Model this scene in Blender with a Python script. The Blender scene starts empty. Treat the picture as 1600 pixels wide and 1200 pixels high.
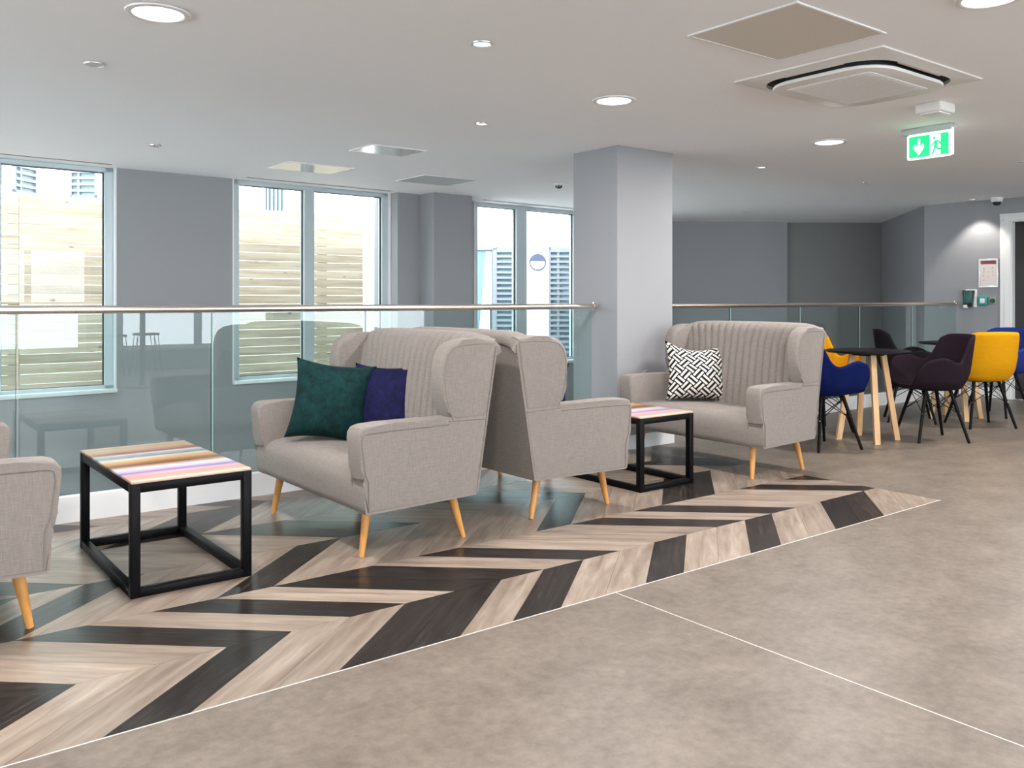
import bpy, bmesh, math, random
from mathutils import Vector, Matrix
PI = math.pi
SC = bpy.context.scene
COL = SC.collection

# ------------------------------------------------------------------ camera
cam = bpy.data.cameras.new('camera')
cam.sensor_width = 36.0
cam.lens = 36.0 * 1365.0 / 1600.0
cam.shift_y = -132.0 / 1600.0
cam.clip_start = 0.05
cam.clip_end = 200
co = bpy.data.objects.new('camera', cam)
co.location = (0, 0, 1.16)
co.rotation_euler = (PI / 2, 0, math.radians(52.361 - 90))
COL.objects.link(co)
SC.camera = co

# ------------------------------------------------------------------ world, exposure
SC.view_settings.view_transform = 'Standard'
SC.view_settings.look = 'None'
SC.view_settings.gamma = 1.0
SC.view_settings.use_curve_mapping = False
SC.view_settings.exposure = 0.48
w = bpy.data.worlds.new('overcast_sky')
SC.world = w
w.use_nodes = True
bg = w.node_tree.nodes['Background']
bg.inputs[0].default_value = (0.87, 0.945, 1.0, 1)
bg.inputs[1].default_value = 7.6
LAMP_W = 28.0          # each ceiling downlight
LAMP_COL = (1.0, 0.98, 0.96)
SC.cycles.use_denoising = True
SC.cycles.max_bounces = 10
SC.cycles.diffuse_bounces = 6
SC.cycles.glossy_bounces = 4
SC.cycles.transparent_max_bounces = 16
SC.cycles.sample_clamp_indirect = 6.0
SC.cycles.caustics_reflective = False
SC.cycles.caustics_refractive = False

CEIL = 2.34
def lamp(x, y, watt=None, size=0.2, col=None):
    l = bpy.data.lights.new('ceiling_downlight_lamp', 'AREA')
    l.shape = 'DISK'
    l.size = size
    l.energy = LAMP_W if watt is None else watt
    l.color = col or LAMP_COL
    o = bpy.data.objects.new('ceiling_downlight_lamp', l)
    o.location = (x, y, CEIL - 0.014)
    COL.objects.link(o)
    return o
# the rows of downlights in the room: the first three are in view
LAMPS_SEEN = [(1.04, 3.73), (3.63, 3.72), (5.86, 3.72)]
for p in LAMPS_SEEN: lamp(*p)
for p in [(-1.6, 3.73), (8.2, 3.0), (-1.6, 1.55), (1.0, 1.55), (3.56, 1.56), (5.86, 1.55), (8.2, 1.0),
          (-1.6, -0.9), (1.0, -0.9), (3.56, -0.9), (5.86, -0.9), (8.6, -1.2),
          (-1.6, -3.3), (1.0, -3.3), (3.56, -3.3), (5.86, -3.3)]:
    lamp(*p)
# unseen fill lamps added under the floor slab to brighten the well and ceiling
for p in [(-2.5, 4.2), (0.2, 4.2), (2.9, 4.2), (5.6, 4.2), (8.3, 4.2)]:
    o = lamp(*p, watt=34); o.location.z = -0.32; o.name = 'added_well_fill_lamp'
# small spot that washes the wall by the door
sp = bpy.data.lights.new('wall_wash_lamp', 'SPOT')
sp.energy = 26; sp.spot_size = math.radians(92); sp.spot_blend = 0.45; sp.shadow_soft_size = 0.02
sp.color = (1.0, 0.95, 0.88)
so = bpy.data.objects.new('wall_wash_lamp', sp)
so.location = (10.57, 4.83, CEIL - 0.02)
COL.objects.link(so)

# ------------------------------------------------------------------ helpers
def tag(o, label=None, cat=None, group=None, kind=None):
    if label: o['label'] = label
    if cat: o['category'] = cat
    if group: o['group'] = group
    if kind: o['kind'] = kind
    return o
def empty(name, loc=(0, 0, 0), rz=0.0):
    o = bpy.data.objects.new(name, None)
    o.location = loc; o.rotation_euler = (0, 0, rz)
    COL.objects.link(o)
    return o
def finish(name, bm, m, parent=None, smooth=False, loc=None, rot=None, ang=40):
    bmesh.ops.recalc_face_normals(bm, faces=bm.faces[:])
    me = bpy.data.meshes.new(name)
    bm.to_mesh(me); bm.free()
    me.materials.append(m)
    if smooth:
        me.polygons.foreach_set('use_smooth', [True] * len(me.polygons))
        me.set_sharp_from_angle(angle=math.radians(ang))
    o = bpy.data.objects.new(name, me)
    COL.objects.link(o)
    if parent: o.parent = parent
    if loc: o.location = loc
    if rot: o.rotation_euler = rot
    return o
def from_data(name, verts, faces, m, parent=None, smooth=False, ang=40):
    bm = bmesh.new()
    vs = [bm.verts.new(v) for v in verts]
    for f in faces:
        try: bm.faces.new([vs[i] for i in f])
        except ValueError: pass
    return finish(name, bm, m, parent, smooth, ang=ang)
def box(bm, x0, x1, y0, y1, z0, z1, M=None, bev=0.0, seg=2):
    vs = [bm.verts.new(v) for v in [(x0,y0,z0),(x1,y0,z0),(x1,y1,z0),(x0,y1,z0),(x0,y0,z1),(x1,y0,z1),(x1,y1,z1),(x0,y1,z1)]]
    fs = [bm.faces.new([vs[i] for i in f]) for f in [(3,2,1,0),(4,5,6,7),(0,1,5,4),(1,2,6,5),(2,3,7,6),(3,0,4,7)]]
    if bev > 0:
        es = list({e for f in fs for e in f.edges})
        r = bmesh.ops.bevel(bm, geom=es, offset=bev, segments=seg, affect='EDGES', profile=0.5)
        vs = list({v for f in r['faces'] for v in f.verts} | {v for v in vs if v.is_valid})
    if M is not None: bmesh.ops.transform(bm, matrix=M, verts=[v for v in vs if v.is_valid])
    return vs
def BOX(name, x0, x1, y0, y1, z0, z1, m, parent=None, bev=0.0, M=None, seg=2):
    bm = bmesh.new(); box(bm, x0, x1, y0, y1, z0, z1, M, bev, seg)
    return finish(name, bm, m, parent, smooth=bev > 0, ang=50)
def prism(bm, pts, h0, h1, axis='y', bev=0.0, seg=3):
    """polygon extruded along an axis; pts are (x,z) for y, (x,y) for z, (y,z) for x"""
    def P(p, h):
        return (p[0], h, p[1]) if axis == 'y' else (p[0], p[1], h) if axis == 'z' else (h, p[0], p[1])
    a = [bm.verts.new(P(p, h0)) for p in pts]
    b = [bm.verts.new(P(p, h1)) for p in pts]
    n = len(pts)
    fa = bm.faces.new(a); fb = bm.faces.new(b[::-1])
    for i in range(n):
        bm.faces.new((a[i], a[(i+1) % n], b[(i+1) % n], b[i]))
    if bev > 0:
        es = list(set(fa.edges) | set(fb.edges))
        bmesh.ops.bevel(bm, geom=es, offset=bev, segments=seg, affect='EDGES', profile=0.5)
def tube(bm, path, r, n=8, closed=False, r_end=None):
    path = [Vector(p) for p in path]
    rings = []
    N = len(path)
    ref = None
    for i, p in enumerate(path):
        if closed: d = path[(i+1) % N] - path[i-1]
        else: d = path[min(i+1, N-1)] - path[max(i-1, 0)]
        d.normalize()
        if ref is None:
            ref = Vector((0, 0, 1)) if abs(d.z) < 0.9 else Vector((1, 0, 0))
        u = d.cross(ref).normalized(); v = u.cross(d).normalized()
        ref = v
        rr = r if r_end is None else r + (r_end - r) * i / max(1, N-1)
        rings.append([bm.verts.new(p + u * (rr*math.cos(2*PI*k/n)) + v * (rr*math.sin(2*PI*k/n))) for k in range(n)])
    for i in range(N if closed else N-1):
        A, B = rings[i], rings[(i+1) % N]
        for k in range(n):
            bm.faces.new((A[k], A[(k+1) % n], B[(k+1) % n], B[k]))
    if not closed:
        bm.faces.new(rings[0][::-1]); bm.faces.new(rings[-1])
def TUBE(name, path, r, m, parent=None, n=8, closed=False, r_end=None):
    bm = bmesh.new(); tube(bm, path, r, n, closed, r_end)
    return finish(name, bm, m, parent, smooth=True, ang=60)
def lathe(bm, prof, n=32, c=(0, 0, 0)):
    rings = []
    for r, z in prof:
        if r < 1e-5: rings.append([bm.verts.new((c[0], c[1], c[2]+z))])
        else: rings.append([bm.verts.new((c[0]+r*math.cos(2*PI*k/n), c[1]+r*math.sin(2*PI*k/n), c[2]+z)) for k in range(n)])
    for A, B in zip(rings, rings[1:]):
        for k in range(n):
            q = (k+1) % n
            if len(A) == 1 and len(B) == 1: continue
            if len(A) == 1: bm.faces.new((A[0], B[q], B[k]))
            elif len(B) == 1: bm.faces.new((A[k], A[q], B[0]))
            else: bm.faces.new((A[k], A[q], B[q], B[k]))
def LATHE(name, prof, m, parent=None, n=32, c=(0, 0, 0), ang=40):
    bm = bmesh.new(); lathe(bm, prof, n, c)
    return finish(name, bm, m, parent, smooth=True, ang=ang)
def copy_tree(o, parent=None):
    c = o.copy(); COL.objects.link(c); c.parent = parent
    for ch in list(o.children): copy_tree(ch, c)
    return c

# ------------------------------------------------------------------ materials
def M_(name):
    m = bpy.data.materials.new(name); m.use_nodes = True
    nt = m.node_tree
    return m, nt, nt.nodes['Principled BSDF']
def mat(name, col, rough=0.6, metal=0.0, spec=0.5, emit=None, estr=0.0, var=0.0, vscale=3.0, bump=0.0, bscale=60.0):
    m, nt, b = M_(name)
    b.inputs['Base Color'].default_value = (*col, 1)
    b.inputs['Roughness'].default_value = rough
    b.inputs['Metallic'].default_value = metal
    b.inputs['Specular IOR Level'].default_value = spec
    if emit:
        b.inputs['Emission Color'].default_value = (*emit, 1)
        b.inputs['Emission Strength'].default_value = estr
    tc = None
    if var > 0 or bump > 0:
        tc = nt.nodes.new('ShaderNodeTexCoord')
    if var > 0:
        n = nt.nodes.new('ShaderNodeTexNoise'); n.inputs['Scale'].default_value = vscale; n.inputs['Detail'].default_value = 4
        nt.links.new(tc.outputs['Object'], n.inputs['Vector'])
        r = nt.nodes.new('ShaderNodeValToRGB')
        r.color_ramp.elements[0].position = 0.3; r.color_ramp.elements[1].position = 0.7
        r.color_ramp.elements[0].color = (*[c*(1-var) for c in col], 1)
        r.color_ramp.elements[1].color = (*[min(1, c*(1+var)) for c in col], 1)
        nt.links.new(n.outputs['Fac'], r.inputs['Fac'])
        nt.links.new(r.outputs['Color'], b.inputs['Base Color'])
    if bump > 0:
        n2 = nt.nodes.new('ShaderNodeTexNoise'); n2.inputs['Scale'].default_value = bscale; n2.inputs['Detail'].default_value = 3
        nt.links.new(tc.outputs['Object'], n2.inputs['Vector'])
        bp = nt.nodes.new('ShaderNodeBump'); bp.inputs['Strength'].default_value = bump; bp.inputs['Distance'].default_value = 0.004
        nt.links.new(n2.outputs['Fac'], bp.inputs['Height']); nt.links.new(bp.outputs['Normal'], b.inputs['Normal'])
    return m
def glass(name, tint, ior=1.7, refl=(1, 1, 1)):
    m = bpy.data.materials.new(name); m.use_nodes = True
    nt = m.node_tree; nt.nodes.clear()
    out = nt.nodes.new('ShaderNodeOutputMaterial')
    mix = nt.nodes.new('ShaderNodeMixShader')
    tr = nt.nodes.new('ShaderNodeBsdfTransparent'); tr.inputs[0].default_value = (*tint, 1)
    gl = nt.nodes.new('ShaderNodeBsdfGlossy'); gl.inputs['Roughness'].default_value = 0.0; gl.inputs[0].default_value = (*refl, 1)
    fr = nt.nodes.new('ShaderNodeFresnel'); fr.inputs['IOR'].default_value = ior
    geo = nt.nodes.new('ShaderNodeNewGeometry')
    inv = nt.nodes.new('ShaderNodeMath'); inv.operation = 'SUBTRACT'; inv.inputs[0].default_value = 1.0
    mul = nt.nodes.new('ShaderNodeMath'); mul.operation = 'MULTIPLY'
    nt.links.new(geo.outputs['Backfacing'], inv.inputs[1])
    nt.links.new(fr.outputs[0], mul.inputs[0]); nt.links.new(inv.outputs[0], mul.inputs[1])
    nt.links.new(mul.outputs[0], mix.inputs[0]); nt.links.new(tr.outputs[0], mix.inputs[1]); nt.links.new(gl.outputs[0], mix.inputs[2])
    nt.links.new(mix.outputs[0], out.inputs[0])
    return m
def wood(name, c0, c1, c2, rough=0.45, stretch=(1.2, 22, 22), rnd=0.25, spec=0.5):
    """grain runs along the object's own x axis"""
    m, nt, b = M_(name)
    tc = nt.nodes.new('ShaderNodeTexCoord'); oi = nt.nodes.new('ShaderNodeObjectInfo')
    mp = nt.nodes.new('ShaderNodeMapping'); mp.inputs['Scale'].default_value = stretch
    off = nt.nodes.new('ShaderNodeVectorMath'); off.operation = 'SCALE'; off.inputs[0].default_value = (37, 91, 13)
    nt.links.new(oi.outputs['Random'], off.inputs['Scale'])
    add = nt.nodes.new('ShaderNodeVectorMath'); add.operation = 'ADD'
    nt.links.new(tc.outputs['Object'], mp.inputs['Vector'])
    nt.links.new(mp.outputs[0], add.inputs[0]); nt.links.new(off.outputs[0], add.inputs[1])
    n = nt.nodes.new('ShaderNodeTexNoise'); n.inputs['Scale'].default_value = 1.0; n.inputs['Detail'].default_value = 7; n.inputs['Roughness'].default_value = 0.62
    n.inputs['Distortion'].default_value = 0.5
    nt.links.new(add.outputs[0], n.inputs['Vector'])
    r = nt.nodes.new('ShaderNodeValToRGB'); e = r.color_ramp.elements
    e[0].position = 0.3; e[0].color = (*c0, 1); e[1].position = 0.72; e[1].color = (*c2, 1)
    k = e.new(0.52); k.color = (*c1, 1)
    nt.links.new(n.outputs['Fac'], r.inputs['Fac'])
    hsv = nt.nodes.new('ShaderNodeHueSaturation')
    mr = nt.nodes.new('ShaderNodeMapRange'); mr.inputs['To Min'].default_value = 1 - rnd; mr.inputs['To Max'].default_value = 1 + rnd
    nt.links.new(oi.outputs['Random'], mr.inputs['Value']); nt.links.new(mr.outputs[0], hsv.inputs['Value'])
    nt.links.new(r.outputs['Color'], hsv.inputs['Color']); nt.links.new(hsv.outputs[0], b.inputs['Base Color'])
    b.inputs['Roughness'].default_value = rough; b.inputs['Specular IOR Level'].default_value = spec
    bp = nt.nodes.new('ShaderNodeBump'); bp.inputs['Strength'].default_value = 0.12; bp.inputs['Distance'].default_value = 0.002
    nt.links.new(n.outputs['Fac'], bp.inputs['Height']); nt.links.new(bp.outputs['Normal'], b.inputs['Normal'])
    return m
def fabric(name, col, dark=0.78, scale=260.0, sheen=0.0):
    """woven cloth: two crossed stretched noises"""
    m, nt, b = M_(name)
    tc = nt.nodes.new('ShaderNodeTexCoord')
    fac = None
    for sc in ((scale*1.2, scale*1.2, scale*0.05), (scale*0.06, scale*0.06, scale)):
        mp = nt.nodes.new('ShaderNodeMapping'); mp.inputs['Scale'].default_value = sc
        n = nt.nodes.new('ShaderNodeTexNoise'); n.inputs['Scale'].default_value = 1.0; n.inputs['Detail'].default_value = 2
        nt.links.new(tc.outputs['Object'], mp.inputs['Vector']); nt.links.new(mp.outputs[0], n.inputs['Vector'])
        if fac is None: fac = n.outputs['Fac']
        else:
            a = nt.nodes.new('ShaderNodeMath'); a.operation = 'ADD'
            nt.links.new(fac, a.inputs[0]); nt.links.new(n.outputs['Fac'], a.inputs[1]); fac = a.outputs[0]
    mr = nt.nodes.new('ShaderNodeMapRange'); mr.inputs['From Min'].default_value = 0.65; mr.inputs['From Max'].default_value = 1.35
    nt.links.new(fac, mr.inputs['Value'])
    r = nt.nodes.new('ShaderNodeValToRGB')
    r.color_ramp.elements[0].color = (*[c*dark for c in col], 1); r.color_ramp.elements[1].color = (*[min(1, c*1.12) for c in col], 1)
    nt.links.new(mr.outputs[0], r.inputs['Fac']); nt.links.new(r.outputs['Color'], b.inputs['Base Color'])
    b.inputs['Roughness'].default_value = 0.95; b.inputs['Specular IOR Level'].default_value = 0.06
    b.inputs['Sheen Weight'].default_value = sheen
    bp = nt.nodes.new('ShaderNodeBump'); bp.inputs['Strength'].default_value = 0.25; bp.inputs['Distance'].default_value = 0.001
    nt.links.new(fac, bp.inputs['Height']); nt.links.new(bp.outputs['Normal'], b.inputs['Normal'])
    return m
def velvet(name, lo, hi):
    m, nt, b = M_(name)
    tc = nt.nodes.new('ShaderNodeTexCoord')
    n = nt.nodes.new('ShaderNodeTexNoise'); n.inputs['Scale'].default_value = 22; n.inputs['Detail'].default_value = 6; n.inputs['Roughness'].default_value = 0.7
    nt.links.new(tc.outputs['Object'], n.inputs['Vector'])
    r = nt.nodes.new('ShaderNodeValToRGB'); r.color_ramp.elements[0].position = 0.35; r.color_ramp.elements[1].position = 0.7
    r.color_ramp.elements[0].color = (*lo, 1); r.color_ramp.elements[1].color = (*hi, 1)
    nt.links.new(n.outputs['Fac'], r.inputs['Fac']); nt.links.new(r.outputs['Color'], b.inputs['Base Color'])
    b.inputs['Roughness'].default_value = 0.85; b.inputs['Sheen Weight'].default_value = 0.22; b.inputs['Sheen Roughness'].default_value = 0.4
    b.inputs['Sheen Tint'].default_value = (*hi, 1)
    b.inputs['Specular IOR Level'].default_value = 0.2
    bp = nt.nodes.new('ShaderNodeBump'); bp.inputs['Strength'].default_value = 0.3; bp.inputs['Distance'].default_value = 0.006
    nt.links.new(n.outputs['Fac'], bp.inputs['Height']); nt.links.new(bp.outputs['Normal'], b.inputs['Normal'])
    return m

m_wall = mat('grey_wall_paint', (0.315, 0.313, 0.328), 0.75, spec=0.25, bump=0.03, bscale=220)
m_wall_dark = mat('darker_grey_wall', (0.25, 0.245, 0.25), 0.75, spec=0.25, bump=0.03, bscale=220)  # darker tone of the wall grey, for the far wall's right section
m_ceil = mat('ceiling_paint', (0.92, 0.912, 0.92), 0.9, spec=0.1)
m_white = mat('white_gloss_paint', (0.80, 0.79, 0.79), 0.4)
m_frame = mat('window_aluminium', (0.52, 0.585, 0.61), 0.4, metal=0.1)
m_gasket = mat('black_gasket', (0.02, 0.025, 0.03), 0.5)
m_sill = mat('sill_white', (0.78, 0.84, 0.84), 0.35)
m_voidfloor = mat('lower_floor_vinyl', (0.42, 0.41, 0.40), 0.8)
m_steel = mat('brushed_steel', (0.74, 0.66, 0.58), 0.27, metal=1.0)
m_chrome = mat('bright_chrome', (0.8, 0.8, 0.8), 0.12, metal=1.0)
m_black = mat('black_powder_coat', (0.006, 0.0055, 0.0065), 0.42, spec=0.08)
m_blackwood = mat('black_stained_wood', (0.006, 0.005, 0.005), 0.42, spec=0.1)
m_beech = wood('honey_beech', (0.50, 0.22, 0.055), (0.58, 0.27, 0.075), (0.66, 0.33, 0.10), 0.4, (14, 14, 1.5), 0.05)
m_oak = wood('pale_oak', (0.52, 0.30, 0.14), (0.62, 0.38, 0.19), (0.70, 0.46, 0.25), 0.5, (18, 18, 1.6), 0.06)
m_fab = fabric('oatmeal_weave', (0.255, 0.222, 0.203), 0.78, 430, 0.08)
m_pipe = mat('piping_cloth', (0.22, 0.19, 0.17), 0.9, spec=0.1)
m_seam = mat('dark_seam_thread', (0.16, 0.14, 0.125), 0.9, spec=0.1)
m_teal = velvet('teal_velvet', (0.0012, 0.011, 0.0125), (0.005, 0.040, 0.040))
m_navyv = velvet('navy_velvet', (0.004, 0.004, 0.026), (0.011, 0.011, 0.072))
m_navy = fabric('navy_wool', (0.005, 0.011, 0.070), 0.85)
m_yellow = fabric('mustard_wool', (0.56, 0.255, 0.006), 0.9)
m_auberg = fabric('aubergine_wool', (0.020, 0.012, 0.018), 0.8)
m_charc = fabric('charcoal_wool', (0.012, 0.011, 0.013), 0.8)
m_blue = fabric('royal_blue_wool', (0.02, 0.036, 0.19), 0.85)
m_light = wood('pale_oak_plank', (0.165, 0.118, 0.090), (0.28, 0.217, 0.173), (0.38, 0.31, 0.256), 0.36, (2.4, 24, 24), 0.14)
m_dark = wood('black_oak_plank', (0.0085, 0.0062, 0.0054), (0.019, 0.0145, 0.0128), (0.058, 0.046, 0.041), 0.30, (5, 75, 75), 0.15, 0.27)
m_plate = mat('ceiling_plastic', (0.74, 0.71, 0.69), 0.5)
m_lens = mat('downlight_lens', (0.9, 0.9, 0.9), 0.4, emit=(1.0, 0.95, 0.88), estr=4.0)
m_dull = mat('unlit_lens', (0.62, 0.63, 0.66), 0.3)
m_tanpanel = mat('tan_access_panel', (0.66, 0.60, 0.53), 0.6)
m_glossp = mat('glossy_access_panel', (0.66, 0.65, 0.62), 0.12)
m_matp = mat('grey_access_panel', (0.52, 0.55, 0.56), 0.5)
m_darkgap = mat('dark_gap', (0.03, 0.03, 0.03), 0.9)
m_slot = mat('diffuser_slot', (0.16, 0.19, 0.20), 0.7)
m_grille = mat('ac_grille', (0.72, 0.71, 0.69), 0.6)
m_render = mat('white_render', (0.86, 0.86, 0.86), 0.9, spec=0.1)
m_louvre = mat('louvre_grey', (0.20, 0.21, 0.245), 0.5)
m_rim = mat('lamp_rim_grey', (0.10, 0.115, 0.15), 0.5)
m_blueglass = mat('reflecting_pane', (0.17, 0.25, 0.27), 0.1)
m_curtain = mat('sheer_curtain', (0.75, 0.85, 0.85), 0.9)
m_pave = mat('courtyard_paving', (0.55, 0.54, 0.52), 0.9, var=0.15, vscale=2)
m_slat = wood('pine_slat', (0.285, 0.225, 0.155), (0.38, 0.315, 0.232), (0.45, 0.385, 0.295), 0.8, (1.5, 18, 18), 0.14, spec=0.15)
def knots(m):
    nt = m.node_tree; b = nt.nodes['Principled BSDF']
    src = b.inputs['Base Color'].links[0].from_socket
    tc = nt.nodes.new('ShaderNodeTexCoord'); oi = nt.nodes.new('ShaderNodeObjectInfo')
    mp = nt.nodes.new('ShaderNodeMapping'); mp.inputs['Scale'].default_value = (3.2, 3.2, 7.0)
    ad = nt.nodes.new('ShaderNodeVectorMath'); ad.operation = 'ADD'
    sc = nt.nodes.new('ShaderNodeVectorMath'); sc.operation = 'SCALE'; sc.inputs[0].default_value = (53, 17, 29)
    nt.links.new(oi.outputs['Random'], sc.inputs['Scale']); nt.links.new(tc.outputs['Object'], mp.inputs[0])
    nt.links.new(mp.outputs[0], ad.inputs[0]); nt.links.new(sc.outputs[0], ad.inputs[1])
    v = nt.nodes.new('ShaderNodeTexVoronoi'); v.inputs['Scale'].default_value = 1.0; nt.links.new(ad.outputs[0], v.inputs['Vector'])
    r = nt.nodes.new('ShaderNodeMapRange'); r.inputs['From Min'].default_value = 0.05; r.inputs['From Max'].default_value = 0.12
    nt.links.new(v.outputs['Distance'], r.inputs['Value'])
    mx = nt.nodes.new('ShaderNodeMix'); mx.data_type = 'RGBA'
    nt.links.new(r.outputs[0], mx.inputs['Factor']); mx.inputs['A'].default_value = (0.10, 0.055, 0.03, 1); nt.links.new(src, mx.inputs['B'])
    nt.links.new(mx.outputs['Result'], b.inputs['Base Color'])
knots(m_slat)
m_post = mat('pine_post', (0.20, 0.14, 0.09), 0.8)
m_seamline = mat('weld_seam', (0.66, 0.60, 0.54), 0.5)
m_glass = glass('balustrade_glass', (0.88, 0.948, 0.942), 1.65)
m_wglass = glass('window_glass', (0.96, 0.985, 0.985), 1.45)
m_doorleaf = mat('dark_grey_door', (0.045, 0.041, 0.042), 0.5)
m_green = mat('exit_green', (0.0, 0.5, 0.15), 0.4, emit=(0.0, 0.78, 0.16), estr=1.0)
m_signw = mat('exit_white', (0.9, 0.9, 0.9), 0.4, emit=(0.80, 1.0, 0.88), estr=1.1)
m_greyplate = mat('grey_sign_bracket', (0.45, 0.49, 0.48), 0.5)
m_silver = mat('silver_snap_frame', (0.72, 0.71, 0.71), 0.3, metal=0.7)
m_paper = mat('poster_paper', (0.74, 0.66, 0.64), 0.7)
m_red = mat('poster_header', (0.30, 0.055, 0.075), 0.6)
m_ink = mat('poster_icon_ink', (0.50, 0.42, 0.38), 0.7)
m_dispf = mat('dispenser_dark', (0.02, 0.032, 0.03), 0.2)
m_cgreen = mat('call_point_green', (0.03, 0.30, 0.27), 0.35)
m_plategrey = mat('switch_plate', (0.27, 0.31, 0.29), 0.4)
m_knob = mat('green_knob', (0.01, 0.06, 0.03), 0.35)
m_lens_dark = mat('black_dome', (0.01, 0.01, 0.012), 0.1)
m_silhouette = mat('dark_stool_steel', (0.03, 0.03, 0.035), 0.4)
m_greycap = mat('grey_cap', (0.25, 0.26, 0.29), 0.5)

def vinyl():
    m, nt, b = M_('mottled_stone_vinyl')
    tc = nt.nodes.new('ShaderNodeTexCoord')
    n1 = nt.nodes.new('ShaderNodeTexNoise'); n1.inputs['Scale'].default_value = 4.2; n1.inputs['Detail'].default_value = 10; n1.inputs['Roughness'].default_value = 0.62
    n2 = nt.nodes.new('ShaderNodeTexNoise'); n2.inputs['Scale'].default_value = 26; n2.inputs['Detail'].default_value = 7; n2.inputs['Roughness'].default_value = 0.7
    mx = nt.nodes.new('ShaderNodeMix'); mx.inputs[0].default_value = 0.52
    nt.links.new(tc.outputs['Object'], n1.inputs['Vector']); nt.links.new(tc.outputs['Object'], n2.inputs['Vector'])
    nt.links.new(n1.outputs['Fac'], mx.inputs[2]); nt.links.new(n2.outputs['Fac'], mx.inputs[3])
    r = nt.nodes.new('ShaderNodeValToRGB'); e = r.color_ramp.elements
    e[0].position = 0.36; e[0].color = (0.112, 0.087, 0.069, 1); e[1].position = 0.66; e[1].color = (0.220, 0.180, 0.148, 1)
    nt.links.new(mx.outputs[0], r.inputs['Fac']); nt.links.new(r.outputs['Color'], b.inputs['Base Color'])
    b.inputs['Roughness'].default_value = 0.42; b.inputs['Specular IOR Level'].default_value = 0.4
    return m
m_vinyl = vinyl()

def stripes():
    """watercolour bands across the table top, running along the short side (object x)"""
    m, nt, b = M_('painted_stripe_boards')
    tc = nt.nodes.new('ShaderNodeTexCoord'); sx = nt.nodes.new('ShaderNodeSeparateXYZ')
    mp = nt.nodes.new('ShaderNodeMapping'); mp.inputs['Scale'].default_value = (2.0, 24, 1)
    n = nt.nodes.new('ShaderNodeTexNoise'); n.inputs['Scale'].default_value = 1.0; n.inputs['Detail'].default_value = 6
    nt.links.new(tc.outputs['Object'], sx.inputs[0]); nt.links.new(tc.outputs['Object'], mp.inputs[0]); nt.links.new(mp.outputs[0], n.inputs['Vector'])
    s = nt.nodes.new('ShaderNodeMath'); s.operation = 'MULTIPLY_ADD'; s.inputs[1].default_value = 1/0.90; s.inputs[2].default_value = -0.055
    nt.links.new(sx.outputs['Y'], s.inputs[0])
    a = nt.nodes.new('ShaderNodeMath'); a.operation = 'MULTIPLY_ADD'; a.inputs[1].default_value = 0.11
    nt.links.new(n.outputs['Fac'], a.inputs[0]); nt.links.new(s.outputs[0], a.inputs[2])
    r = nt.nodes.new('ShaderNodeValToRGB'); e = r.color_ramp.elements
    cols = [(0.0,(.60,.45,.36)),(.05,(.68,.55,.44)),(.10,(.76,.47,.46)),(.14,(.75,.58,.66)),(.19,(.42,.33,.52)),(.25,(.66,.62,.72)),
            (.30,(.78,.74,.76)),(.345,(.60,.42,.30)),(.39,(.33,.19,.12)),(.44,(.46,.28,.15)),(.49,(.68,.45,.22)),(.54,(.74,.56,.33)),
            (.58,(.80,.76,.72)),(.62,(.33,.42,.42)),(.67,(.50,.57,.57)),(.71,(.82,.80,.80)),(.745,(.58,.30,.34)),(.78,(.40,.20,.24)),
            (.82,(.70,.50,.36)),(.88,(.76,.62,.42)),(.94,(.70,.58,.44)),(1.0,(.50,.40,.32))]
    e[0].position = 0; e[0].color = (*cols[0][1], 1); e[1].position = 1; e[1].color = (*cols[-1][1], 1)
    for p, c in cols[1:-1]:
        k = e.new(p); k.color = (*[v**1.55*0.72 for v in c], 1)
    nt.links.new(a.outputs[0], r.inputs['Fac']); nt.links.new(r.outputs['Color'], b.inputs['Base Color'])
    b.inputs['Roughness'].default_value = 0.4; b.inputs['Specular IOR Level'].default_value = 0.3
    return m
m_stripes = stripes()

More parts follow.
